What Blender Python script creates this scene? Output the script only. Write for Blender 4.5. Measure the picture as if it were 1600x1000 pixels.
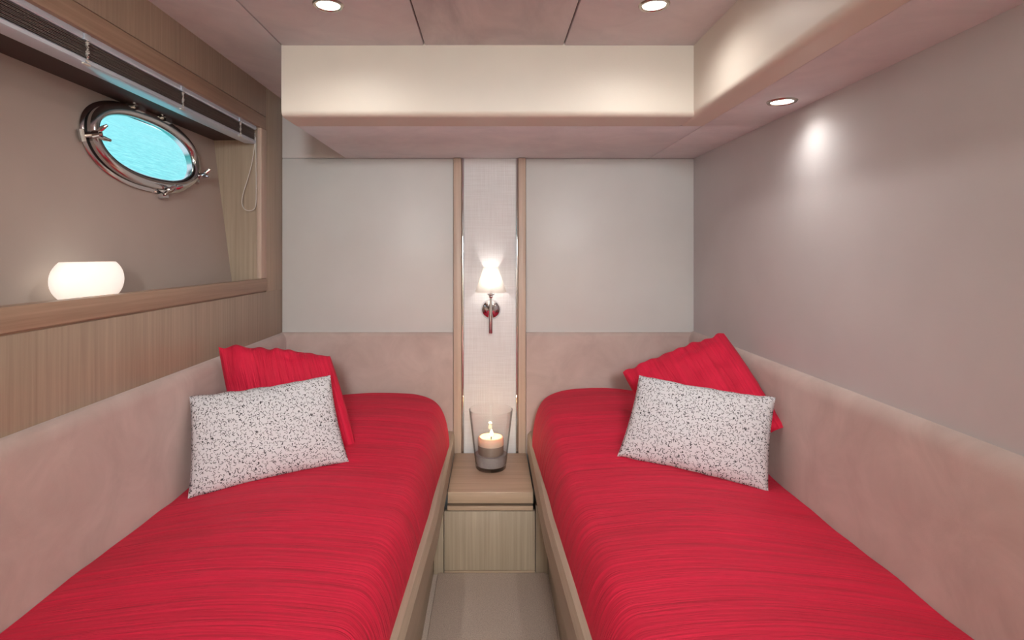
import bpy, bmesh, math, random
from mathutils import Vector, noise

random.seed(7)
for o in list(bpy.data.objects):
    bpy.data.objects.remove(o)
S = bpy.context.scene
C = S.collection
CZ = 1.365            # eye height; shapes below are given in heights relative to the eye, V() adds it

# ------------------------------------------------------------------ camera
cam_d = bpy.data.cameras.new('camera')
cam = bpy.data.objects.new('camera', cam_d)
C.objects.link(cam)
cam.location = (0, 0, CZ)
cam.rotation_euler = (math.pi / 2, 0, 0)
cam_d.sensor_width = 36
cam_d.lens = 20.0
cam_d.shift_x = 33 / 1600
cam_d.shift_y = -103 / 1600
cam_d.clip_start = 0.02
S.camera = cam

# ------------------------------------------------------------------ world, exposure
W = bpy.data.worlds.new('world')
S.world = W
W.use_nodes = True
bg = W.node_tree.nodes['Background']
bg.inputs[0].default_value = (0.72, 0.86, 1.0, 1)
bg.inputs[1].default_value = 1.35
S.view_settings.view_transform = 'Standard'
S.view_settings.look = 'None'
S.view_settings.exposure = 0.25
S.view_settings.gamma = 1.0
S.view_settings.use_curve_mapping = False

DOWN_W = 10.5        # ceiling downlight spot
SOFF_W = 3.9         # soffit downlight spot
FRONT_FILL_W = 190.0        # added front fill, unseen behind the eye
SCONCE_W = 0.42
CANDLE_W = 0.5

# added front fill light, unseen, shining in through the doorway behind the eye
cl_d = bpy.data.lights.new('front_fill_light', 'POINT')
cl_d.energy = FRONT_FILL_W
cl_d.shadow_soft_size = 0.18
cl_d.color = (0.87, 0.96, 1.0)
cl = bpy.data.objects.new('front_fill_light', cl_d)
C.objects.link(cl)
cl.location = (0.13, -1.8, CZ + 0.58)


# ------------------------------------------------------------------ materials
def lin(c):
    f = lambda v: v / 12.92 if v <= 0.04045 else ((v + 0.055) / 1.055) ** 2.4
    return (f(c[0] / 255), f(c[1] / 255), f(c[2] / 255), 1)


class NT:
    def __init__(s, name):
        s.m = bpy.data.materials.new(name)
        s.m.use_nodes = True
        s.t = s.m.node_tree
        s.b = s.t.nodes['Principled BSDF']
        s.out = s.t.nodes['Material Output']

    def n(s, typ, **kw):
        nd = s.t.nodes.new(typ)
        for k, v in kw.items():
            if k.startswith('i_'):
                nd.inputs[k[2:].replace('_', ' ')].default_value = v
            else:
                setattr(nd, k, v)
        return nd

    def l(s, a, b):
        s.t.links.new(a, b)

    def coords(s, scale=(1, 1, 1), uv=False, loc=(0, 0, 0)):
        tc = s.n('ShaderNodeTexCoord')
        mp = s.n('ShaderNodeMapping')
        mp.inputs['Scale'].default_value = scale
        mp.inputs['Location'].default_value = loc
        s.l(tc.outputs['UV' if uv else 'Object'], mp.inputs[0])
        return mp.outputs[0]

    def noise(s, co, scale, detail=3, rough=0.55, dist=0.0):
        nd = s.n('ShaderNodeTexNoise')
        nd.inputs['Scale'].default_value = scale
        nd.inputs['Detail'].default_value = detail
        nd.inputs['Roughness'].default_value = rough
        nd.inputs['Distortion'].default_value = dist
        s.l(co, nd.inputs['Vector'])
        return nd.outputs['Fac']

    def ramp(s, fac, stops):
        r = s.n('ShaderNodeValToRGB')
        e = r.color_ramp.elements
        e[0].position, e[0].color = stops[0]
        e[1].position, e[1].color = stops[-1]
        for p, c in stops[1:-1]:
            x = e.new(p)
            x.color = c
        s.l(fac, r.inputs[0])
        return r.outputs[0]

    def math(s, op, a, b=None):
        m = s.n('ShaderNodeMath', operation=op)
        for i, v in enumerate((a, b)):
            if v is None:
                continue
            if isinstance(v, (int, float)):
                m.inputs[i].default_value = v
            else:
                s.l(v, m.inputs[i])
        return m.outputs[0]

    def bump(s, h, strength=0.3, dist=0.01, prev=None):
        b = s.n('ShaderNodeBump')
        b.inputs['Strength'].default_value = strength
        b.inputs['Distance'].default_value = dist
        s.l(h, b.inputs['Height'])
        if prev:
            s.l(prev, b.inputs['Normal'])
        s.l(b.outputs[0], s.b.inputs['Normal'])
        return b.outputs[0]


def plain(name, c, rough=0.5, metal=0.0, **kw):
    t = NT(name)
    t.b.inputs['Base Color'].default_value = lin(c)
    t.b.inputs['Roughness'].default_value = rough
    t.b.inputs['Metallic'].default_value = metal
    for k, v in kw.items():
        t.b.inputs[k].default_value = v
    return t.m


def wood(name, axis, c0=(158, 140, 120), c1=(184, 165, 144)):
    t = NT(name)
    sc = [70, 70, 70]
    sc[axis] = 1.6
    co = t.coords(sc)
    f = t.noise(co, 1.0, 4, 0.65)
    sc2 = [9, 9, 9]
    sc2[axis] = 0.5
    g = t.noise(t.coords(sc2), 1.0, 2, 0.5, 0.4)
    mixf = t.math('ADD', t.math('MULTIPLY', f, 0.7), t.math('MULTIPLY', g, 0.3))
    t.l(t.ramp(mixf, [(0.34, lin(c0)), (0.66, lin(c1))]), t.b.inputs['Base Color'])
    t.b.inputs['Roughness'].default_value = 0.42
    t.bump(f, 0.12, 0.002)
    return t.m


def suede(name, c0, c1, stretch=(1, 1, 1)):
    t = NT(name)
    co = t.coords(stretch)
    f = t.noise(co, 5.5, 5, 0.6, 0.8)
    t.l(t.ramp(f, [(0.3, lin(c0)), (0.7, lin(c1))]), t.b.inputs['Base Color'])
    t.b.inputs['Roughness'].default_value = 0.85
    t.b.inputs['Sheen Weight'].default_value = 0.25
    t.b.inputs['Sheen Roughness'].default_value = 0.5
    g = t.noise(t.coords((1, 1, 1)), 420, 2)
    t.bump(g, 0.12, 0.002)
    return t.m


def leather(name, c, rough=0.42, stretch=(1, 1, 1), tint=6):
    t = NT(name)
    f = t.noise(t.coords((1, 1, 1)), 3.0, 3)
    lo = tuple(v - tint for v in c)
    t.l(t.ramp(f, [(0.3, lin(lo)), (0.7, lin(c))]), t.b.inputs['Base Color'])
    t.b.inputs['Roughness'].default_value = rough
    g = t.noise(t.coords(stretch), 160, 3)
    t.bump(g, 0.10, 0.002)
    return t.m


def crinkle(name, uv):
    """red crinkled cotton: fine irregular pleats running along one direction"""
    t = NT(name)
    if uv:
        a, b, w = (60, 2.2, 1), (150, 5, 1), (14, 1.5, 1)
    else:
        a, b, w = (1.6, 34, 3), (4, 95, 6), (1.2, 9, 1.2)
    f1 = t.noise(t.coords(a, uv), 1.0, 3, 0.6, 0.6)
    f2 = t.noise(t.coords(b, uv), 1.0, 3, 0.6, 0.3)
    f3 = t.noise(t.coords(w, uv), 1.0, 2, 0.5, 0.3)
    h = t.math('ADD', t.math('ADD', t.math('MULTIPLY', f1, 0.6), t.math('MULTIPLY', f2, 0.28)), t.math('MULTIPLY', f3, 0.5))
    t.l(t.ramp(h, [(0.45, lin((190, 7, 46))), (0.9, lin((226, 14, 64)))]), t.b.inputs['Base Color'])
    t.b.inputs['Roughness'].default_value = 0.75
    t.b.inputs['Sheen Weight'].default_value = 0.1
    t.b.inputs['Sheen Roughness'].default_value = 0.4
    t.b.inputs['Sheen Tint'].default_value = lin((255, 120, 140))
    t.bump(h, 1.0, 0.016)
    return t.m


def squiggle(name):
    t = NT(name)
    co = t.coords((82, 82, 82), True)
    dn = t.n('ShaderNodeTexNoise')
    dn.inputs['Scale'].default_value = 0.9
    dn.inputs['Detail'].default_value = 1
    t.l(co, dn.inputs['Vector'])
    sub = t.n('ShaderNodeVectorMath', operation='MULTIPLY_ADD')
    sub.inputs[1].default_value = (1.3, 1.3, 0)
    t.l(dn.outputs['Color'], sub.inputs[0])
    t.l(co, sub.inputs[2])
    k = None
    for off in ((0, 0, 0),):
        ad = t.n('ShaderNodeVectorMath', operation='ADD')
        ad.inputs[1].default_value = off
        t.l(sub.outputs[0], ad.inputs[0])
        vo = t.n('ShaderNodeTexVoronoi', voronoi_dimensions='2D', feature='F1')
        vo.inputs['Scale'].default_value = 1.0
        vo.inputs['Randomness'].default_value = 0.6
        t.l(ad.outputs[0], vo.inputs['Vector'])
        df = t.n('ShaderNodeVectorMath', operation='SUBTRACT')
        t.l(ad.outputs[0], df.inputs[0])
        t.l(vo.outputs['Position'], df.inputs[1])
        sx = t.n('ShaderNodeSeparateXYZ')
        t.l(df.outputs[0], sx.inputs[0])
        sc = t.n('ShaderNodeSeparateColor')
        t.l(vo.outputs['Color'], sc.inputs[0])
        ang = t.math('ADD', t.math('ARCTAN2', sx.outputs[1], sx.outputs[0]), t.math('MULTIPLY', sc.outputs[0], 6.283))
        arc = t.math('GREATER_THAN', t.math('COSINE', ang), -0.35)
        ringm = t.math('LESS_THAN', t.math('ABSOLUTE', t.math('SUBTRACT', vo.outputs['Distance'], 0.31)), 0.075)
        seg = t.math('MULTIPLY', arc, ringm)
        k = seg if k is None else t.math('MAXIMUM', k, seg)
    t.l(t.ramp(k, [(0.0, lin((216, 214, 217))), (1.0, lin((66, 62, 66)))]), t.b.inputs['Base Color'])
    t.b.inputs['Roughness'].default_value = 0.7
    w = t.noise(t.coords((1, 1, 1), True), 900, 1)
    t.bump(w, 0.1, 0.001)
    return t.m


def glassy(name, tint=(1, 1, 1, 1), gloss=0.06):
    t = NT(name)
    tr = t.n('ShaderNodeBsdfTransparent')
    gl = t.n('ShaderNodeBsdfGlossy')
    gl.inputs['Roughness'].default_value = 0.02
    lw = t.n('ShaderNodeLayerWeight')
    lw.inputs['Blend'].default_value = 0.25
    t.l(t.ramp(lw.outputs['Facing'], [(0.0, tint), (0.6, tint), (1.0, (tint[0] * .4, tint[1] * .4, tint[2] * .41, 1))]), tr.inputs[0])
    mx = t.n('ShaderNodeMixShader')
    lw.inputs['Blend'].default_value = 0.5
    t.l(t.math('ADD', t.math('MULTIPLY', t.math('POWER', lw.outputs['Facing'], 4.0), 0.45), gloss * 0.5), mx.inputs[0])
    t.l(tr.outputs[0], mx.inputs[1])
    t.l(gl.outputs[0], mx.inputs[2])
    t.l(mx.outputs[0], t.out.inputs[0])
    return t.m


def emis(name, c, strength):
    t = NT(name)
    t.b.inputs['Base Color'].default_value = lin(c)
    t.b.inputs['Emission Color'].default_value = lin(c)
    t.b.inputs['Emission Strength'].default_value = strength
    return t.m


M = {}
M['wood_z'] = wood('oak_vertical_grain', 2)
M['wood_y'] = wood('oak_long_grain', 1, (158, 132, 110), (184, 156, 132))
M['wood_x'] = wood('oak_cross_grain', 0, (174, 146, 122), (200, 171, 146))
M['wood_post'] = wood('pale_oak_post', 2, (188, 164, 146), (208, 184, 166))
M['frame'] = wood('pale_oak_rail', 1, (164, 146, 126), (182, 164, 144))
M['suede'] = suede('pink_beige_suede', (186, 164, 156), (205, 184, 176))
M['suede_ceiling'] = suede('ceiling_suede', (208, 205, 210), (225, 221, 224), (1, 1, 1))
M['suede_swirl'] = suede('ceiling_suede_brushed', (184, 180, 184), (226, 221, 222), (1.0, .35, 1))
M['cream'] = leather('cream_leather', (220, 210, 197), 0.45)
M['wall'] = leather('back_wall_vinyl', (218, 215, 212), 0.42)
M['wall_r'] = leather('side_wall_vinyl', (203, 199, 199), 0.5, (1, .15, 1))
M['hull'] = leather('hull_lining', (188, 174, 165), 0.6)
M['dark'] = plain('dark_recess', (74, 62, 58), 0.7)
M['shadow_gap'] = plain('dark_gap', (52, 40, 34), 0.8)
M['carpet'] = None
M['chrome'] = plain('polished_chrome', (225, 225, 228), 0.06, 1.0)
M['steel'] = plain('polished_steel', (205, 202, 200), 0.16, 1.0)
M['alu'] = plain('brushed_aluminium', (214, 224, 238), 0.3, 0.35)
M['slat'] = plain('dark_slat', (128, 118, 112), 0.4, 0.3)
M['cord'] = plain('white_cord', (220, 214, 206), 0.7)
M['rubber'] = plain('black_gasket', (28, 26, 26), 0.6)
M['nickel'] = plain('satin_nickel_rim', (186, 176, 166), 0.25, 1.0)
M['lens'] = emis('downlight_lens', (255, 248, 236), 9.0)
M['opal'] = emis('opal_glass_lit', (255, 246, 236), 0.50)
M['bulb'] = emis('bulb', (255, 236, 210), 12.0)
M['flame'] = emis('candle_flame', (255, 222, 160), 14.0)
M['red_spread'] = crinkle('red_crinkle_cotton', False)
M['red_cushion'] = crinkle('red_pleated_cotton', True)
M['squiggle'] = squiggle('white_cloth_black_squiggles')
M['glass'] = glassy('clear_glass')
M['pane'] = glassy('porthole_glass', (0.96, 1, 1, 1))
M['wick'] = plain('wick', (40, 30, 24), 0.9)
M['ticking'] = plain('mattress_ticking', (205, 195, 188), 0.8)

t = NT('beige_carpet')
f = t.noise(t.coords(), 260, 3, 0.7)
t.l(t.ramp(f, [(0.3, lin((176, 158, 145))), (0.7, lin((218, 200, 186)))]), t.b.inputs['Base Color'])
t.b.inputs['Roughness'].default_value = 0.95
t.bump(f, 0.5, 0.006)
M['carpet'] = t.m

t = NT('grasscloth')          # woven wall cloth
h1 = t.noise(t.coords((6, 6, 190)), 1.0, 3)
h2 = t.noise(t.coords((190, 6, 6)), 1.0, 3)
h = t.math('ADD', h1, h2)
t.l(t.ramp(t.math('MULTIPLY', h, 0.5), [(0.35, lin((226, 222, 221))), (0.65, lin((238, 236, 236)))]), t.b.inputs['Base Color'])
t.b.inputs['Roughness'].default_value = 0.8
t.bump(h, 0.3, 0.003)
M['grass'] = t.m

t = NT('linen_shade')         # lamp shade cloth lets the bulb shine through
df = t.n('ShaderNodeBsdfDiffuse')
df.inputs[0].default_value = (0.9, 0.88, 0.85, 1)
tl = t.n('ShaderNodeBsdfTranslucent')
tl.inputs[0].default_value = (0.95, 0.92, 0.88, 1)
mx = t.n('ShaderNodeMixShader')
mx.inputs[0].default_value = 0.62
t.l(df.outputs[0], mx.inputs[1])
t.l(tl.outputs[0], mx.inputs[2])
t.l(mx.outputs[0], t.out.inputs[0])
M['shade'] = t.m

t = NT('candle_wax')
t.b.inputs['Base Color'].default_value = lin((236, 214, 192))
t.b.inputs['Roughness'].default_value = 0.45
t.b.inputs['Subsurface Weight'].default_value = 0.6
t.b.inputs['Subsurface Radius'].default_value = (0.03, 0.015, 0.008)
t.b.inputs['Subsurface Scale'].default_value = 1.0
M['wax'] = t.m
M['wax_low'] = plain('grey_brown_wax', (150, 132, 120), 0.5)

t = NT('grey_sand')
f = t.noise(t.coords(), 500, 2, 0.7)
t.l(t.ramp(f, [(0.3, lin((128, 120, 118))), (0.7, lin((184, 176, 174)))]), t.b.inputs['Base Color'])
t.b.inputs['Roughness'].default_value = 0.9
t.bump(f, 0.5, 0.003)
M['sand'] = t.m

t = NT('turquoise_sea')
f = t.noise(t.coords((1.0, 0.30, 1)), 5.0, 4, 0.65, 0.4)
t.l(t.ramp(f, [(0.36, lin((44, 184, 180))), (0.5, lin((78, 208, 198))), (0.66, lin((140, 228, 216)))]), t.b.inputs['Base Color'])
t.b.inputs['Roughness'].default_value = 0.35
t.b.inputs['Specular IOR Level'].default_value = 0.2
t.bump(f, 0.4, 0.1)
M['sea'] = t.m


# ------------------------------------------------------------------ builders
def V(x, y, z):
    return Vector((x, y, z + CZ))


def tag(o, label=None, cat=None, group=None, kind=None):
    if label: o['label'] = label
    if cat: o['category'] = cat
    if group: o['group'] = group
    if kind: o['kind'] = kind
    return o


def wloc(o):
    p = Vector((0, 0, 0))
    while o:
        p += o.location
        o = o.parent
    return p


def empty(name, loc, parent=None):
    o = bpy.data.objects.new(name, None)
    o.empty_display_size = 0.1
    C.objects.link(o)
    o.location = loc - (wloc(parent) if parent else Vector())
    o.parent = parent
    return o


def link(name, me, mat, parent=None, origin=None, smooth=True, angle=35):
    """me has world coordinates; origin defaults to the base centre"""
    vs = [v.co.copy() for v in me.vertices]
    if origin is None:
        lo = [min(v[i] for v in vs) for i in range(3)]
        hi = [max(v[i] for v in vs) for i in range(3)]
        origin = Vector(((lo[0] + hi[0]) / 2, (lo[1] + hi[1]) / 2, lo[2]))
    for v in me.vertices:
        v.co -= origin
    o = bpy.data.objects.new(name, me)
    me.name = name
    if mat: me.materials.append(mat)
    if smooth:
        me.polygons.foreach_set('use_smooth', [True] * len(me.polygons))
        me.set_sharp_from_angle(angle=math.radians(angle))
    me.update()
    C.objects.link(o)
    o.parent = parent
    o.location = origin - (wloc(parent) if parent else Vector())
    return o


def from_bm(name, bm, mat, parent=None, **kw):
    bmesh.ops.recalc_face_normals(bm, faces=bm.faces)
    me = bpy.data.meshes.new(name)
    bm.to_mesh(me)
    bm.free()
    return link(name, me, mat, parent, **kw)


def mesh(name, verts, faces, mat, parent=None, recalc=True, **kw):
    bm = bmesh.new()
    bv = [bm.verts.new(v) for v in verts]
    for f in faces:
        try:
            bm.faces.new([bv[i] for i in f])
        except ValueError:
            pass
    if recalc:
        return from_bm(name, bm, mat, parent, **kw)
    me = bpy.data.meshes.new(name)
    bm.to_mesh(me)
    bm.free()
    return link(name, me, mat, parent, **kw)


def bm_box(bm, x0, x1, y0, y1, z0, z1, bev=0.0, seg=2):
    r = bmesh.ops.create_cube(bm, size=1)
    for v in r['verts']:
        v.co = V(x0 + (v.co.x + .5) * (x1 - x0), y0 + (v.co.y + .5) * (y1 - y0), z0 + (v.co.z + .5) * (z1 - z0))
    if bev > 0:
        es = list({e for v in r['verts'] for e in v.link_edges})
        bmesh.ops.bevel(bm, geom=es, offset=bev, segments=seg, affect='EDGES', profile=0.5)


def box(name, x0, x1, y0, y1, z0, z1, mat, parent=None, bev=0.003, seg=2, **kw):
    bm = bmesh.new()
    bm_box(bm, min(x0, x1), max(x0, x1), min(y0, y1), max(y0, y1), min(z0, z1), max(z0, z1), bev, seg)
    return from_bm(name, bm, mat, parent, **kw)


def prism(name, prof, a0, a1, axis, mat, parent=None, bev=0.0, **kw):
    """closed profile extruded along 'y' (profile x,z) or 'x' (profile y,z) or 'z' (profile x,y)"""
    def P(p, a):
        if axis == 'y': return V(p[0], a, p[1])
        if axis == 'x': return V(a, p[0], p[1])
        return V(p[0], p[1], a)
    n = len(prof)
    vs = [P(p, a0) for p in prof] + [P(p, a1) for p in prof]
    fs = [tuple(range(n)), tuple(range(2 * n - 1, n - 1, -1))]
    fs += [(i, (i + 1) % n, n + (i + 1) % n, n + i) for i in range(n)]
    bm = bmesh.new()
    bv = [bm.verts.new(v) for v in vs]
    for f in fs: bm.faces.new([bv[i] for i in f])
    if bev:
        bmesh.ops.bevel(bm, geom=[e for e in bm.edges if e.calc_face_angle(0) > 0.5 or True], offset=bev, segments=2, affect='EDGES', profile=0.5)
    return from_bm(name, bm, mat, parent, **kw)


def lathe(name, prof, c, mat, parent=None, n=40, axis='z', closed=False, sx=1, sy=1, **kw):
    """prof: (r, h) pairs; revolve about axis through c (eye-relative)"""
    vs, fs = [], []
    for r, h in prof:
        for k in range(n):
            a = 2 * math.pi * k / n
            if axis == 'z':
                vs.append(V(c[0] + r * math.cos(a) * sx, c[1] + r * math.sin(a) * sy, c[2] + h))
            else:
                vs.append(V(c[0] + r * math.cos(a), c[1] + h, c[2] + r * math.sin(a)))
    m = len(prof)
    for i in range(m - 1):
        for k in range(n):
            fs.append((i * n + k, i * n + (k + 1) % n, (i + 1) * n + (k + 1) % n, (i + 1) * n + k))
    if closed:
        for k in range(n):
            fs.append(((m - 1) * n + k, (m - 1) * n + (k + 1) % n, (k + 1) % n, k))
    else:
        if prof[0][0] > 1e-5: fs.append(tuple(range(n)))
        if prof[-1][0] > 1e-5: fs.append(tuple(range((m - 1) * n, m * n)))
    bm = bmesh.new()
    bv = [bm.verts.new(v) for v in vs]
    for f in fs:
        bm.faces.new([bv[i] for i in f])
    bmesh.ops.remove_doubles(bm, verts=bm.verts, dist=1e-6)
    return from_bm(name, bm, mat, parent, **kw)


def bm_tube(bm, pts, rad, n=8):
    pts = [Vector(p) for p in pts]
    rs = rad if isinstance(rad, (list, tuple)) else [rad] * len(pts)
    rings = []
    for i, p in enumerate(pts):
        t = (pts[min(i + 1, len(pts) - 1)] - pts[max(i - 1, 0)]).normalized()
        up = Vector((0, 0, 1)) if abs(t.z) < 0.9 else Vector((0, 1, 0))
        a = t.cross(up).normalized()
        b = t.cross(a).normalized()
        rings.append([bm.verts.new(p + (a * math.cos(2 * math.pi * k / n) + b * math.sin(2 * math.pi * k / n)) * rs[i]) for k in range(n)])
    for i in range(len(rings) - 1):
        for k in range(n):
            bm.faces.new((rings[i][k], rings[i][(k + 1) % n], rings[i + 1][(k + 1) % n], rings[i + 1][k]))
    bm.faces.new(rings[0][::-1])
    bm.faces.new(rings[-1])


def tube(name, pts, rad, mat, parent=None, n=10, **kw):
    bm = bmesh.new()
    bm_tube(bm, pts, rad, n)
    return from_bm(name, bm, mat, parent, **kw)


def struct(name, loc):
    return tag(empty(name, loc), kind='structure')


YB = 2.915      # back wall face
YF = -0.75      # wall behind the eye
XL = -1.07      # oak wall face
XR = 1.04       # right wall face
ZF = -1.365     # floor
ZC = 0.741      # ceiling
ZS = 0.49       # soffit underside
YS = 2.02       # soffit front face
XS = 0.72       # side soffit inner face

# ------------------------------------------------------------------ floor
floor = tag(box('floor', -1.35, 1.15, -2.3, 3.0, ZF - 0.05, ZF, M['shadow_gap'], bev=0), kind='structure')
floor.data.materials[0] = M['carpet']
run = box('carpet_runner', -0.225, 0.238, -0.70, 2.418, ZF, ZF + 0.012, M['carpet'], bev=0.005)
tag(run, 'beige carpet runner on the floor between the two beds', 'carpet')

# ------------------------------------------------------------------ back wall
wb = struct('wall_back', V(0, YB, ZF))
box('wall_core', -1.35, 1.15, YB + 0.010, YB + 0.08, ZF - 0.05, 0.9, M['wall'], wb, bev=0)
box('wall_panel', XL, -0.193, YB, YB + 0.012, -0.402, ZS - 0.002, M['wall'], wb)
box('wall_panel', 0.180, XR, YB, YB + 0.012, -0.402, ZS - 0.002, M['wall'], wb)
box('wall_panel', XL, -0.70, YB, YB + 0.012, ZS + 0.002, 0.84, M['wall'], wb)


def padded(name, x0, x1, z0, z1, th, parent):
    """padded suede board on the back wall with a rounded top"""
    r = min(th, 0.03)
    prof = [(YB + .01, z0), (YB - th, z0)]
    for k in range(7):
        a = math.pi / 2 * k / 6
        prof.append((YB - th + r - r * math.cos(a), z1 - r + r * math.sin(a)))
    prof.append((YB + .01, z1))
    return prism(name, prof, x0, x1, 'x', M['suede'], parent)


padded('suede_panel', XL, -0.193, -1.02, -0.400, 0.022, wb)
padded('suede_panel', 0.180, XR, -1.02, -0.400, 0.022, wb)
box('grasscloth_panel', -0.137, 0.127, YB - 0.006, YB + 0.012, -1.02, ZS - .001, M['grass'], wb, bev=0.001)

for i, (a, b) in enumerate(((-0.191, -0.150), (0.139, 0.178))):
    p = box('trim_%d' % (i + 1), a, b, YB - 0.026, YB + 0.012, -1.02, ZS - .001, M['wood_post'], bev=0.004)
    tag(p, kind='structure')
for i, (a, b) in enumerate(((-0.1495, -0.1375), (0.1275, 0.1385))):
    p = box('trim_%d' % (i + 3), a, b, YB - 0.018, YB + 0.012, -1.02, ZS - .001, M['chrome'], bev=0.0045, seg=3)
    tag(p, kind='structure')

# ------------------------------------------------------------------ right wall
wr = struct('wall_right', V(XR, 1.0, ZF))
box('wall_panel', XR, XR + 0.05, YF, YB + .012, -0.41, 0.9, M['wall_r'], wr, bev=0)
box('wall_core', XR + .002, XR + 0.05, YF, YB + .012, ZF - .05, -0.412, M['shadow_gap'], wr, bev=0)


def side_pad(x_wall, th, sgn, z1, parent, name='suede_panel'):
    r = th
    prof = [(x_wall, -1.02), (x_wall - sgn * th, -1.02)]
    for k in range(9):
        a = math.pi / 2 * k / 8
        prof.append((x_wall - sgn * th + sgn * r * (1 - math.cos(a)), z1 - 1.5 * r + 1.5 * r * math.sin(a)))
    prof.append((x_wall, z1))
    return prism(name, prof, YF, YB - .001, 'y', M['suede'], parent)


side_pad(XR, 0.034, 1, -0.395, wr)

# ------------------------------------------------------------------ left wall: oak panelling round a window niche
wl = struct('wall_left', V(XL, 1.0, ZF))
NY0, NY1 = 0.05, 2.65         # niche along the hull
NZ0, NZ1 = -0.116, 0.59
HS = 0.129                    # hull slope
hullx = lambda z: -1.207 - HS * (z + 0.125)
box('oak_panel', XL - .03, XL, YF, YB + .01, -0.46, NZ0 - .064, M['wood_z'], wl, bev=0.001)
box('oak_panel', XL - .03, XL, NY1 + .062, YB + .01, NZ0 - .064, 0.83, M['wood_z'], wl, bev=0.0005)
box('oak_panel', XL - .03, XL, YF, NY1 + .062, NZ1 + .062, 0.83, M['wood_z'], wl, bev=0.001)
box('oak_panel', XL - .03, XL, YF, NY0 - .06, NZ0 - .064, NZ1 + .062, M['wood_z'], wl, bev=0.001)
box('wall_core', XL - .06, XL - .02, YF, YB + .01, ZF - .05, -0.40, M['shadow_gap'], wl, bev=0)
side_pad(XL, 0.030, -1, -0.402, wl)
# trim round the opening
box('niche_trim', XL - .032, XL + .006, NY0 - .06, NY1 + .06, NZ0 - .058, NZ0, M['wood_y'], wl, bev=0.003)
box('niche_trim', XL - .032, XL + .001, NY0 - .06, NY1 + .06, NZ1, NZ1 + .060, M['wood_y'], wl, bev=0.003)
box('niche_trim', XL - .022, XL + .003, NY1 - .004, NY1 + .060, NZ0, NZ1, M['wood_post'], wl, bev=0.006, seg=3)
box('niche_trim', XL - .032, XL + .002, NY0 - .06, NY0, NZ0, NZ1, M['wood_z'], wl, bev=0.004)
# niche lining
box('niche_shelf', -1.30, XL - .004, NY0 - .05, NY1 + .05, -0.20, -0.127, M['wood_y'], wl, bev=0.001)
for ya, yb in ((NY1, NY1 + .03), (NY0 - .03, NY0)):
    prism('niche_end_panel', [(XL - .01, -0.14), (XL - .01, 0.62), (-1.40, 0.62), (-1.33, -0.14)], ya, yb, 'y', M['wood_z'], wl)
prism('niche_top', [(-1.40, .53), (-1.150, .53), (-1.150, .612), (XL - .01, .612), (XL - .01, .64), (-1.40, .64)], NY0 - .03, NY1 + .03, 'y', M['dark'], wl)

# hull lining with two oval openings
PORT = [(2.095, 0.380), (0.47, 0.380)]
PA, PB = 0.300, 0.115
hv, hf = [], []


def hp(y, z):
    hv.append(V(hullx(z), y, z))
    return len(hv) - 1


def oval(k, n, a, b):
    th = 2 * math.pi * k / n
    c, s = math.cos(th), math.sin(th)
    e = 2 / 2.25
    return a * math.copysign(abs(c) ** e, c), b * math.copysign(abs(s) ** e, s)


ZL, ZH = -0.15, 0.56
yb = [NY0 - .02, PORT[1][0] - .42, PORT[1][0] + .42, PORT[0][0] - .42, PORT[0][0] + .42, NY1 + .02]
for i in (0, 2, 4):
    a, b, c, d = hp(yb[i], ZL), hp(yb[i + 1], ZL), hp(yb[i + 1], ZH), hp(yb[i], ZH)
    hf.append((a, b, c, d))
NR = 64
for (py, pz) in PORT:
    inner, outer = [], []
    for k in range(NR):
        dy, dz = oval(k, NR, PA + .004, PB + .004)
        inner.append(hp(py + dy, pz + dz))
        th = 2 * math.pi * k / NR
        c, s = math.cos(th), math.sin(th)
        tt = 1e9
        if abs(c) > 1e-9: tt = min(tt, .42 / abs(c))
        if s > 1e-9: tt = min(tt, (ZH - pz) / s)
        if s < -1e-9: tt = min(tt, (pz - ZL) / -s)
        outer.append((py + c * tt, pz + s * tt))
    oi = [hp(*p) for p in outer]
    for k in range(NR):
        k2 = (k + 1) % NR
        hf.append((inner[k], inner[k2], oi[k2], oi[k]))
    for (cy, cz) in ((py - .42, ZL), (py + .42, ZL), (py + .42, ZH), (py - .42, ZH)):   # corner fillers
        best = sorted(range(NR), key=lambda k: (outer[k][0] - cy) ** 2 + (outer[k][1] - cz) ** 2)[:6]
        onx = [k for k in best if abs(outer[k][0] - cy) < 1e-6]
        onz = [k for k in best if abs(outer[k][1] - cz) < 1e-6]
        kx = min(onx or best, key=lambda k: abs(outer[k][1] - cz))
        kz = min(onz or best, key=lambda k: abs(outer[k][0] - cy))
        if kx != kz:
            hf.append((oi[kx], oi[kz], hp(cy, cz)))
mesh('hull_lining', hv, hf, M['hull'], wl, smooth=False)

# ------------------------------------------------------------------ ceiling and soffits
ce = struct('ceiling', V(0, 1.0, ZC))
box('ceiling_core', -1.14, XR + .05, YF - .05, YB + .05, 0.86, 0.90, M['shadow_gap'], ce, bev=0)
yc0, yc1 = YF, YS + .03
box('ceiling_panel', -0.742, -0.239, yc0, yc1, ZC, ZC + .02, M['suede_ceiling'], ce, bev=0.005)
box('ceiling_panel', -0.235, 0.258, yc0, yc1, ZC + .001, ZC + .02, M['suede_swirl'], ce, bev=0.005)
box('ceiling_panel', 0.262, XS + .02, yc0, yc1, ZC, ZC + .02, M['suede_ceiling'], ce, bev=0.005)
prism('ceiling_panel', [(-0.746, ZC + .001), (XL - .03, .797), (XL - .03, .817), (-0.746, ZC + .02)], yc0, YB + .01, 'y', M['suede_ceiling'], ce)
box('ceiling_core', -0.76, XS + .05, yc0, yc1, ZC + .021, ZC + .04, M['shadow_gap'], ce, bev=0)

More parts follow.
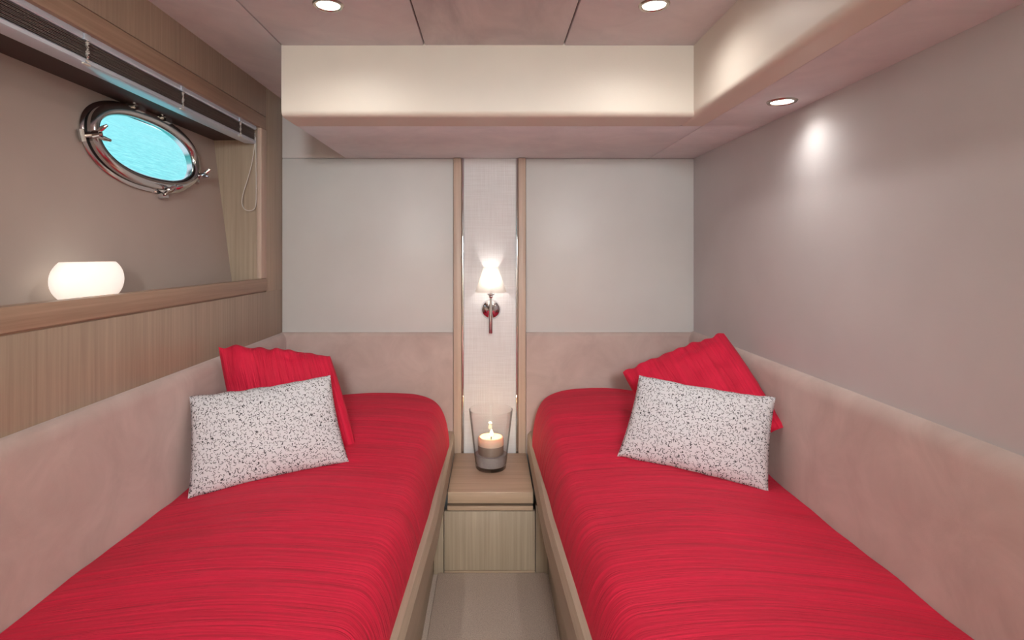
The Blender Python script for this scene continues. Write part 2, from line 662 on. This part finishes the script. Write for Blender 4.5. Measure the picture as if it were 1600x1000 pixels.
# cross soffit: cream padded front that wraps under, suede underside
prof = [(YS + .16, ZS), (YS + .03, ZS)]
for k in range(7):
    a = math.pi / 2 * k / 6
    prof.append((YS + .022 - .022 * math.sin(a), ZS + .022 - .022 * math.cos(a)))
prof += [(YS, ZC + .01), (YS + .16, ZC + .01)]
so = prism('soffit_fascia', prof, -0.744, XS + .004, 'x', M['cream'], ce, angle=50)
box('soffit_panel', -0.744, XS + .09, YS + .162, YB + .01, ZS, ZS + .02, M['suede_ceiling'], so, bev=0.003)
box('soffit_side', -0.744, -0.73, YS + .15, YB + .01, ZS + .004, ZC + .02, M['cream'], so, bev=0.001)
# side soffit
prof = [(XS + .09, ZS), (XS + .03, ZS)]
for k in range(7):
    a = math.pi / 2 * k / 6
    prof.append((XS + .022 - .022 * math.sin(a), ZS + .022 - .022 * math.cos(a)))
prof += [(XS, ZC + .01), (XS + .09, ZC + .01)]
sd = prism('soffit_fascia', prof, YF, YS + .159, 'y', M['cream'], ce, angle=50)
box('soffit_panel', XS + .092, XR + .002, YF, YS + .159, ZS, ZS + .02, M['suede_ceiling'], sd, bev=0.003)
box('soffit_panel', XS + .092, XR + .002, YS + .162, YB + .01, ZS, ZS + .02, M['suede_ceiling'], sd, bev=0.003)

# ------------------------------------------------------------------ wall behind the eye, doorway sized for the added front fill, added corridor stub
wf = struct('wall_front', V(0, YF, ZF))
box('oak_panel', -1.35, -0.27, YF - .05, YF, ZF, 0.9, M['wood_z'], wf, bev=0.001)
box('oak_panel', 0.41, 1.10, YF - .05, YF, ZF, 0.9, M['wood_z'], wf, bev=0.001)
box('oak_panel', -0.27, 0.41, YF - .05, YF, 0.66, 0.9, M['wood_z'], wf, bev=0.001)
wc = struct('wall_corridor', V(0, -1.5, ZF))
box('corridor_panel', -0.75, -0.70, -2.3, YF - .05, ZF, 0.86, M['cream'], wc, bev=0)
box('corridor_panel', 0.70, 0.75, -2.3, YF - .05, ZF, 0.86, M['cream'], wc, bev=0)
box('corridor_panel', -0.75, 0.75, -2.35, -2.3, ZF, 0.86, M['cream'], wc, bev=0)
box('corridor_panel', -0.75, 0.75, -2.35, YF - .05, 0.82, 0.86, M['cream'], wc, bev=0)


def spot(name, loc, w, ang, blend, rad, col):
    d = bpy.data.lights.new(name, 'SPOT')
    d.energy = w
    d.spot_size = math.radians(ang)
    d.spot_blend = blend
    d.shadow_soft_size = rad
    d.color = col
    o = bpy.data.objects.new(name, d)
    C.objects.link(o)
    o.location = loc
    return o


def point(name, loc, w, rad, col):
    d = bpy.data.lights.new(name, 'POINT')
    d.energy = w
    d.shadow_soft_size = rad
    d.color = col
    o = bpy.data.objects.new(name, d)
    C.objects.link(o)
    o.location = loc
    return o


WARM = (1.0, 0.97, 0.93)

# ------------------------------------------------------------------ porthole windows
nrm = Vector((1, 0, HS)).normalized()       # hull normal, into the room
upv = Vector((-HS, 0, 1)).normalized()
yv = Vector((0, 1, 0))


def port_pt(c, a, b, h):
    """a along the hull, b up the hull, h out into the room"""
    return c + yv * a + upv * b + nrm * h


def ring(name, c, prof, mat, parent, n=72):
    """prof: closed list of (radial offset from glass oval, height above hull)"""
    vs, fs = [], []
    m = len(prof)
    for k in range(n):
        for (r, h) in prof:
            dy, dz = oval(k, n, PA + r, PB + r)
            vs.append(port_pt(c, dy, dz, h))
    for k in range(n):
        k2 = (k + 1) % n
        for j in range(m):
            j2 = (j + 1) % m
            fs.append((k * m + j, k * m + j2, k2 * m + j2, k2 * m + j))
    return mesh(name, vs, fs, mat, parent, origin=c, angle=40)


def porthole(idx, py, pz):
    c = V(hullx(pz), py, pz)
    w = tag(empty('window_%d' % idx, c), kind='structure')
    ring('outer_flange', c, [(.002, -.010), (.030, -.002), (.038, .001), (.040, .005), (.036, .010), (.024, .013), (.012, .014), (.002, .012)], M['steel'], w)
    ring('gasket', c, [(.004, .010), (.024, .012), (.024, .020), (.004, .020)], M['rubber'], w)
    fr = ring('hinged_frame', c, [(-.012, .020), (-.010, .030), (-.002, .038), (.010, .041), (.022, .038), (.029, .030), (.029, .020)], M['steel'], w)
    n = 72
    vs = [port_pt(c, *oval(k, n, PA - .004, PB - .004), .022) for k in range(n)] + [port_pt(c, *oval(k, n, PA - .004, PB - .004), .028) for k in range(n)]
    fs = [tuple(range(n)), tuple(range(n, 2 * n))] + [(k, (k + 1) % n, n + (k + 1) % n, n + k) for k in range(n)]
    mesh('glass_pane', vs, fs, M['pane'], w, origin=c)
    # two hinges on the upper rim
    for a in (-.085, .085):
        b = PB * (1 - (abs(a) / PA) ** 2.25) ** (1 / 2.25)
        h = empty('hinge', port_pt(c, a, b + .04, .0), w)
        bm = bmesh.new()
        for s in (-.014, .014):
            p0, p1 = port_pt(c, a + s - .005, b + .030, .0), port_pt(c, a + s + .005, b + .054, .034)
            vsb = [port_pt(c, a + s + da, b + db, hh) for da in (-.005, .005) for (db, hh) in ((.022, 0), (.046, 0), (.046, .036), (.040, .048), (.026, .048))]
            q = [bm.verts.new(v) for v in vsb]
            bm.faces.new(q[:5]); bm.faces.new(q[5:][::-1])
            for j in range(5): bm.faces.new((q[j], q[(j + 1) % 5], q[5 + (j + 1) % 5], q[5 + j]))
        from_bm('hinge_bracket', bm, M['steel'], h)
        bm = bmesh.new()
        vsb = [port_pt(c, a + da, b + db, hh) for da in (-.009, .034) for (db, hh) in ((.010, .034), (.036, .034), (.036, .052), (.010, .048))]
        q = [bm.verts.new(v) for v in vsb]
        bm.faces.new(q[:4]); bm.faces.new(q[4:][::-1])
        for j in range(4): bm.faces.new((q[j], q[(j + 1) % 4], q[4 + (j + 1) % 4], q[4 + j]))
        from_bm('hinge_leaf', bm, M['steel'], h)
        tube('hinge_pin', [port_pt(c, a - .026, b + .037, .040), port_pt(c, a + .026, b + .037, .040)], .006, M['chrome'], h)
    # three screw-down clamps: swing bolt from a lug on the hull, wing nut on the frame
    for th in (math.radians(183), math.radians(278), math.radians(345)):
        cs, sn = math.cos(th), math.sin(th)
        e = 2 / 2.25
        ra = math.copysign(abs(cs) ** e, cs)
        rb = math.copysign(abs(sn) ** e, sn)
        d = Vector((ra * PB, rb * PA)).normalized()     # outward in the hull plane
        d = Vector((d.x, d.y))
        base = Vector((PA * ra, PB * rb))
        P = lambda o, h: port_pt(c, base.x + d.x * o, base.y + d.y * o, h)
        k = empty('clamp', P(.045, 0), w)
        sd_ = Vector((-d.y, d.x))
        Q = lambda o, s, h: port_pt(c, base.x + d.x * o + sd_.x * s, base.y + d.y * o + sd_.y * s, h)
        tube('lug_pin', [Q(.050, -.019, .014), Q(.050, .019, .014)], .010, M['steel'], k)
        tube('swing_bolt', [P(.048, .012), P(.030, .050), P(.026, .062)], [.008, .008, .007], M['chrome'], k)
        tube('nut_collar', [P(.032, .038), P(.029, .056)], [.013, .010], M['chrome'], k, n=14)
        bm = bmesh.new()
        for s in (-1, 1):
            bm_tube(bm, [Q(.029, s * .005, .050), Q(.024, s * .016, .064), Q(.020, s * .024, .080)], [.006, .0075, .004], 10)
        from_bm('wing_nut', bm, M['chrome'], k)
    return w


porthole(1, *PORT[0])
porthole(2, *PORT[1])

# sea outside: the boat heels, so the water rises away from the hull
ta = math.tan(math.radians(24))
sv = [V(-2.3, -60, -1.9), V(-2.3, 70, -1.9), V(-80, 70, -1.9 + 77.7 * ta), V(-80, -60, -1.9 + 77.7 * ta)]
sea = mesh('sea', sv, [(0, 1, 2, 3)], M['sea'], recalc=False)
tag(sea, 'rippled turquoise sea water outside the porthole', 'sea', kind='stuff')

# ------------------------------------------------------------------ venetian blind pulled up under the header
bl = tag(empty('venetian_blind', V(-1.112, 1.35, 0.51)), 'raised metal venetian blind bunched under the oak header', 'blind')
BY0, BY1 = NY0 + .02, NY1 - .02
prism('headrail', [(-1.140, .574), (-1.088, .574), (-1.084, .578), (-1.084, .604), (-1.088, .608), (-1.140, .608)], BY0, BY1, 'y', M['alu'], bl)
bm = bmesh.new()
for i in range(11):
    z = .5300 + i * .0040
    j = random.uniform(-.0015, .0015)
    bm_box(bm, -1.137 + j, -1.089 + j, BY0 + .004, BY1 - .004, z, z + .0017)
sl = from_bm('slat_stack', bm, M['slat'], bl, smooth=False)
tag(sl, kind='stuff')
prism('bottom_rail', [(-1.138, .512), (-1.094, .509), (-1.086, .513), (-1.085, .522), (-1.090, .527), (-1.138, .527)], BY0, BY1, 'y', M['alu'], bl)
for y in (0.58, 1.055, 1.526, 2.0, 2.46):
    lc = empty('ladder_cord', V(-1.083, y, .515), bl)
    pts = []
    for k in range(46):
        f = k / 45
        pts.append(V(-1.0825 + .003 * math.sin(k * 2.1), y + .007 * math.sin(k * 1.75) * (0.6 + .4 * math.sin(k * .7)), .514 + .062 * f))
    tube('bunched_cord', pts, .0013, M['cord'], lc, n=5)
    box('cord_clip', -1.0885, -1.081, y - .014, y + .012, .5065, .511, M['cord'], lc, bev=.001)
    box('rail_bracket', -1.088, -1.081, y - .012, y + .012, .572, .590, M['alu'], lc, bev=.001)
ctl = [(-1.090, .560), (-1.092, .500), (-1.104, .420), (-1.124, .345), (-1.143, .285), (-1.150, .240), (-1.140, .210), (-1.118, .200),
       (-1.096, .206), (-1.086, .230), (-1.084, .300), (-1.085, .420), (-1.087, .560)]
pts = []
for i in range(len(ctl) - 1):
    p0, p1, p2, p3 = (Vector(ctl[max(0, min(len(ctl) - 1, i + d))]) for d in (-1, 0, 1, 2))
    for k in range(5):
        u = k / 5
        q = 0.5 * (2 * p1 + (p2 - p0) * u + (2 * p0 - 5 * p1 + 4 * p2 - p3) * u * u + (3 * p1 - p0 - 3 * p2 + p3) * u ** 3)
        pts.append(V(q.x, 2.628, q.y))
tube('pull_cord', pts, .0022, M['cord'], bl, n=6)

# ------------------------------------------------------------------ lit opal lamp on the niche shelf
nl = tag(empty('niche_lamp', V(-1.148, 1.624, -.127)), 'glowing white glass bowl lamp on the oak window ledge', 'lamp')
prof = []
for k in range(25):
    a = -0.86 + (0.86 + 0.80) * k / 24
    prof.append((math.cos(a) ** 0.8 * .064, 0.053 * (math.sin(a) / math.sin(.83)) + .047))
prof.append((prof[-1][0] - .006, prof[-1][1] - .001))
prof.append((.0, prof[-1][1] - .004))
prof = [(0, prof[0][1])] + prof
lathe('glass_shade', prof, (-1.148, 1.624, -.121), M['opal'], nl, n=48, sx=0.92, sy=2.02, angle=60)
lathe('lamp_base', [(0, 0), (.034, 0), (.034, .007), (0, .007)], (-1.148, 1.624, -.127), M['steel'], nl, n=32, sy=1.9)

# ------------------------------------------------------------------ downlights
def downlight(x, y, z, label, watts, ang):
    d = tag(empty('recessed_downlight', V(x, y, z)), label, 'ceiling light', 'recessed downlights')
    R_ = .046
    lathe('rim', [(.034, .004), (.034, -.003), (.037, -.0055), (.043, -.005), (R_, -.001), (R_, .004)], (x, y, z), M['nickel'], d, n=48, closed=True)
    lathe('lens', [(0, -.0015), (.0335, -.0015), (.0335, .004), (0, .004)], (x, y, z), M['lens'], d, n=40)
    s = spot('downlight_beam', V(x, y, z - .012), watts, ang, 1.0, .034, WARM)
    s.parent = d
    s.location = (0, 0, -.012)
    return d


downlight(-.483, 1.69, ZC, 'recessed round downlight in the ceiling, left of the middle panel', DOWN_W, 165)
downlight(.485, 1.69, ZC, 'recessed round downlight in the ceiling, right of the middle panel', DOWN_W, 165)
downlight(.933, 1.823, ZS, 'recessed round downlight under the side soffit above the right bed', SOFF_W, 150)

# ------------------------------------------------------------------ beds
def rail_x(y):          # outer edge of the rail, aisle side
    if y > 1.95: return .185
    return .185 + (1.95 - y) * .035


def make_bed(sgn, crown, label, wall_u):
    Y0, Y1 = 0.55, YB - .024
    bed = tag(empty('single_bed', V(sgn * .6, 1.7, ZF)), label, 'bed', 'twin beds')
    # rail: a bevelled board along the aisle, tapering with the bed
    ys = [Y0, 1.0, 1.33, 1.65, 1.95, 2.3, Y1]

    def board(name, xs0, xs1, z0, z1, mat, bev):
        vs, fs = [], []
        for y in ys:
            o = rail_x(y)
            a, b = o + xs0, o + xs1
            for (x, z) in ((a, z0), (a, z1 - bev * 1.6), (a + bev, z1), (b, z1), (b, z0)):
                vs.append(V(sgn * x, y, z))
        for i in range(len(ys) - 1):
            for j in range(5):
                fs.append((i * 5 + j, i * 5 + (j + 1) % 5, (i + 1) * 5 + (j + 1) % 5, (i + 1) * 5 + j))
        fs.append((0, 1, 2, 3, 4))
        n = (len(ys) - 1) * 5
        fs.append((n, n + 1, n + 2, n + 3, n + 4))
        return mesh(name, vs, fs, mat, bed, angle=25)
    board('side_rail', 0, .060, -1.005, -.900, M['frame'], .012)
    board('base_panel', .060, .085, ZF, -1.0, M['frame'], .001)
    # foot end
    box('foot_board', sgn * .21, sgn * 1.0, Y0 - .03, Y0, ZF, -.90, M['frame'], bed)
    box('slat_base', sgn * .29, sgn * 1.0, Y0, Y1, -1.06, -1.02, M['wood_x'], bed)
    R = .22

    def surf(inset, drop_z, name, mat, parent):
        NY, NX = 90, 56
        Yh = Y1 - .004 - inset
        vs, fs = [], []
        for i in range(NY + 1):
            f = i / NY
            f = 1 - (1 - f) ** 1.7            # denser towards the head
            y = Y0 + .01 + inset + (Yh - Y0 - .01 - inset) * f
            ui = rail_x(y) + .027 + inset - .018 * max(0, min(1, (y - 2.1) / .6))
            Yc = Yh - R
            ub = ui
            if y > Yc:
                ub = ui + R - math.sqrt(max(0, R * R - (y - Yc) ** 2))
            for j in range(NX + 1):
                g = (j / NX) ** 1.8
                u = ub + (wall_u - inset - ub) * g
                if y > Yc and u < ui + R:
                    d = R - math.hypot(u - ui - R, y - Yc)
                else:
                    d = min(u - ui, Yh - y)
                d = max(0, min(d, y - Y0 - .01 - inset + .0))
                w = (u - ui) / (wall_u - ui)
                head = max(0, min(1, (y - 1.9) / .75))
                head = head * head * (3 - 2 * head)
                zc = -.748 + (crown + .748) * head
                # gentle dome, lower along the side wall
                zc -= (.055 + .02 * head) * max(0, (w - .45) / .55) ** 1.6
                zc -= .030 * max(0, (.42 - w) / .42) ** 2
                rr, H = .085, .165 + .05 * head
                dr = 0
                if d < rr:
                    q = 1 - d / rr
                    dr = H * (1 - math.sqrt(max(0, 1 - q ** 2.4)))
                if not inset:
                    zc += .0035 * noise.noise(Vector((u * 2.2 * sgn, y * 11, 1.3))) + .006 * noise.noise(Vector((u * 3 * sgn, y * 4, 7.7)))
                vs.append(V(sgn * u, y, max(zc - dr, -.935) - drop_z))
        for i in range(NY):
            for j in range(NX):
                a = i * (NX + 1) + j
                q = (a, a + 1, a + NX + 2, a + NX + 1)
                fs.append(q if sgn > 0 else q[::-1])
        # skirt tucked behind the rail
        b0 = len(vs)
        edge = [i * (NX + 1) for i in range(NY + 1)] + [NY * (NX + 1) + j for j in range(1, NX + 1)]
        for e in edge:
            p = vs[e]
            vs.append(Vector((p.x, p.y, CZ - 1.0)))
        for k in range(len(edge) - 1):
            q = (edge[k], edge[k + 1], b0 + k + 1, b0 + k)
            fs.append(q if sgn > 0 else q[::-1])
        return mesh(name, vs, fs, mat, parent, recalc=False, angle=80)
    surf(.02, .014, 'mattress', M['ticking'], bed)
    return bed, surf


bedL, surfL = make_bed(-1, -.682, 'left single bed with pale oak side rail under the window niche', 1.038)
bedR, surfR = make_bed(1, -.662, 'right single bed with pale oak side rail along the plain wall', 1.004)
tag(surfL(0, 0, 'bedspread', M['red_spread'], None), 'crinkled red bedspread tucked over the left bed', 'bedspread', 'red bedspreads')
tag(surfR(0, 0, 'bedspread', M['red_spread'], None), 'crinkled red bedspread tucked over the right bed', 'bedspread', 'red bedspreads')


# ------------------------------------------------------------------ pillows
def pillow(name, TL, TR, BR, BL, T, mat, label, group, k=.05, wr=.004, seed=0, turn=False, n=44):
    cs = [Vector(p) for p in (TL, TR, BR, BL)]
    w = ((cs[1] - cs[0]).length + (cs[2] - cs[3]).length) / 2
    h = ((cs[0] - cs[3]).length + (cs[1] - cs[2]).length) / 2
    nm = ((cs[1] - cs[3]).cross(cs[0] - cs[2])).normalized()
    if nm.y > 0: nm = -nm
    bm = bmesh.new()
    uvl = bm.loops.layers.uv.new('UVMap')
    grid = {}
    uvs = {}
    for side in (1, -1):
        for i in range(n + 1):
            for j in range(n + 1):
                edge = i in (0, n) or j in (0, n)
                if side < 0 and edge:
                    grid[(side, i, j)] = grid[(1, i, j)]
                    continue
                a, b = i / n, j / n
                a = .5 - .5 * math.cos(math.pi * a) * (1) if False else a
                A, B = 2 * a - 1, 2 * b - 1
                A2 = A * (1 - k * (1 - B * B))
                B2 = B * (1 - k * 1.2 * (1 - A * A))
                u, v = (A2 + 1) / 2, (B2 + 1) / 2
                P = (cs[3] * (1 - u) + cs[2] * u) * (1 - v) + (cs[0] * (1 - u) + cs[1] * u) * v
                e = max(0, (1 - A * A)) * max(0, (1 - B * B))
                th = T * e ** .42
                ns = noise.noise(Vector((A * 2.6 + seed, B * 2.6, side * 3 + seed)))
                ed = noise.noise(Vector((A * 5 + seed * 2, B * 5, 2.2 + seed)))
                fine = wr * ns * 1.6 * min(1, e * 4)
                P = P + nm * (side * (th + fine)) + (cs[0] - cs[3]).normalized() * (ed * wr * 1.6)
                vtx = bm.verts.new(P)
                grid[(side, i, j)] = vtx
                uvs[vtx] = (a * w, b * h) if not turn else (b * h, a * w)
    for side in (1, -1):
        for i in range(n):
            for j in range(n):
                q = [grid[(side, i, j)], grid[(side, i + 1, j)], grid[(side, i + 1, j + 1)], grid[(side, i, j + 1)]]
                if len(set(q)) == 4:
                    fc = bm.faces.new(q if side > 0 else q[::-1])
                    for lp in fc.loops:
                        lp[uvl].uv = uvs[lp.vert]
    o = from_bm(name, bm, mat, angle=75)
    return tag(o, label, 'cushion', group)


GP = 'white patterned pillows'
RP = 'red pleated cushions'
pillow('red_cushion', V(-1.033, 2.155, -0.347), V(-0.646, 2.280, -0.405), V(-0.514, 2.185, -0.755), V(-.93, 2.13, -.75), .058, M['red_cushion'],
       'red pleated square cushion propped behind the white pillow on the left bed', RP, k=-.03, wr=.012, seed=3)
pillow('red_cushion', V(0.547, 2.360, -0.491), V(0.958, 2.340, -0.326), V(1.009, 1.955, -0.596), V(.68, 2.16, -.74), .058, M['red_cushion'],
       'red pleated square cushion tilted on its corner behind the white pillow on the right bed', RP, k=-.035, wr=.010, seed=5)
pillow('patterned_pillow', V(-1.036, 1.955, -0.490), V(-0.601, 2.130, -0.453), V(-0.508, 2.035, -0.742), V(-0.989, 1.855, -0.803), .072, M['squiggle'],
       'white oblong pillow with tiny black squiggles on the left bed', GP, k=.035, wr=.003, seed=8)
pillow('patterned_pillow', V(0.570, 2.185, -0.465), V(0.989, 1.975, -0.498), V(0.920, 1.885, -0.791), V(0.460, 2.075, -0.738), .072, M['squiggle'],
       'white oblong pillow with tiny black squiggles on the right bed', GP, k=.035, wr=.003, seed=11)

# ------------------------------------------------------------------ nightstand
ns = tag(empty('nightstand', V(-.005, 2.66, ZF)), 'oak nightstand with one drawer built in between the beds', 'nightstand')
NT_ = -1.010
box('top_slab', -.1845, .1805, 2.415, YB - .027, NT_ - .050, NT_, M['wood_x'], ns, bev=.004)
box('carcass', -.186, .180, 2.450, YB - .03, ZF, NT_ - .051, M['shadow_gap'], ns, bev=0)
box('top_rail', -.186, .180, 2.424, 2.450, NT_ - .083, NT_ - .064, M['wood_x'], ns, bev=.002)
box('side_stile', -.243, -.2015, 2.424, 2.450, ZF, NT_ - .064, M['wood_z'], ns, bev=.001)
box('side_stile', .1915, .243, 2.424, 2.450, ZF, NT_ - .064, M['wood_z'], ns, bev=.001)
box('drawer_front', -.1985, .1885, 2.422, 2.448, ZF + .018, NT_ - .086, M['wood_z'], ns, bev=.002)
box('plinth', -.1985, .1885, 2.426, 2.450, ZF, ZF + .014, M['wood_x'], ns, bev=.001)

# ------------------------------------------------------------------ hurricane glass with candle
VX, VY, VZ = 0.0, 2.69, NT_
va = tag(empty('hurricane_glass', V(VX, VY, VZ)), 'clear tapered hurricane glass on the nightstand holding a candle', 'vase')
rb, rt, hh = .071, .1035, .276
rr_ = lambda h: rb + (rt - rb) * h / hh
prof = [(0, .0), (rb - .004, .0), (rb, .004)]
for k in range(1, 13): prof.append((rr_(hh * k / 12), hh * k / 12))
prof += [(rt - .0015, hh + .0015), (rt - .003, hh)]
for k in range(11, 0, -1): prof.append((rr_(hh * k / 12) - .003, max(hh * k / 12, .02)))
prof += [(rb - .004, .017), (0, .017)]
lathe('glass_body', prof, (VX, VY, VZ), M['glass'], va, n=56, angle=50)
sd1 = lathe('sand', [(0, 0), (rr_(.0185) - .0045, 0), (rr_(.068) - .0045, .0495), (0, .0495)], (VX, VY, VZ + .0185), M['sand'], n=40)
tag(sd1, 'layer of fine grey sand at the bottom of the hurricane glass', 'sand', kind='stuff')
cd = tag(empty('pillar_candle', V(VX, VY, VZ + .068)), 'lit cream pillar candle standing in the hurricane glass', 'candle')
cz = VZ + .068
lathe('candle_body', [(0, 0), (.058, 0), (.060, .003), (.060, .042), (0, .042)], (VX, VY, cz), M['wax_low'], cd, n=40)
lathe('candle_top', [(0, .0425), (.0605, .0425), (.0615, .062), (.0600, .074), (.055, .080), (.049, .080), (.044, .072), (.030, .066), (0, .065)], (VX, VY, cz), M['wax'], cd, n=40, angle=60)
wk = tube('wick', [V(VX, VY, cz + .064), V(VX + .001, VY, cz + .075), V(VX + .003, VY, cz + .084)], .0018, M['wick'], cd, n=6)
lathe('flame', [(0, 0), (.0060, .003), (.0085, .010), (.0070, .018), (.0032, .027), (0, .033)], (VX + .003, VY, cz + .081), M['flame'], cd, n=16)
pl = point('candle_light', V(VX + .003, VY, cz + .112), CANDLE_W, .006, (1.0, .72, .42))

# ------------------------------------------------------------------ wall sconce
YW = YB - .006
sc = tag(empty('wall_sconce', V(0, YW, -.39)), 'chrome wall lamp with white cone shade on the pale cloth panel', 'wall lamp')
lathe('backplate', [(0.0, -.026), (.020, -.024), (.038, -.017), (.049, -.007), (.052, 0), (0, 0)], (0, YW, -.283), M['chrome'], sc, n=40, axis='y', angle=60)
RY = YW - .092
tube('arm', [V(0, YW - .022, -.283), V(0, RY, -.283)], .006, M['chrome'], sc)
tube('stem', [V(-.001, RY, -.392), V(-.001, RY, -.388), V(-.001, RY, -.300), V(0, RY, -.255), V(0, RY, -.208)], [.0085, .0098, .0092, .0062, .0055], M['chrome'], sc, n=16)
lathe('cup', [(0, 0), (.008, 0), (.011, .006), (.009, .011), (.020, .018), (.020, .021), (.010, .024), (.010, .040), (0, .040)], (0, RY, -.217), M['chrome'], sc, n=28)
# half shade: a cone cut flat against the wall, open above and below
vs, fs = [], []
NS = 40
for (r, dp, z) in ((.0795, .106, -.192), (.0370, .103, -.065), (.0358, .1018, -.065), (.0783, .1048, -.192)):
    for k in range(NS + 1):
        a = math.pi * k / NS
        vs.append(V(r * math.cos(a), YW - .001 - dp * math.sin(a), z))
for i in range(4):
    for k in range(NS):
        j = (i + 1) % 4
        fs.append((i * (NS + 1) + k, i * (NS + 1) + k + 1, j * (NS + 1) + k + 1, j * (NS + 1) + k))
mesh('shade', vs, fs, M['shade'], sc, angle=50)
lathe('bulb', [(0, 0), (.008, .002), (.013, .016), (.0155, .034), (.013, .052), (.006, .062), (0, .064)], (0, RY, -.152), M['glass'], sc, n=24)
point('sconce_light', V(0, RY, -.118), SCONCE_W, .006, (1.0, .95, .90))
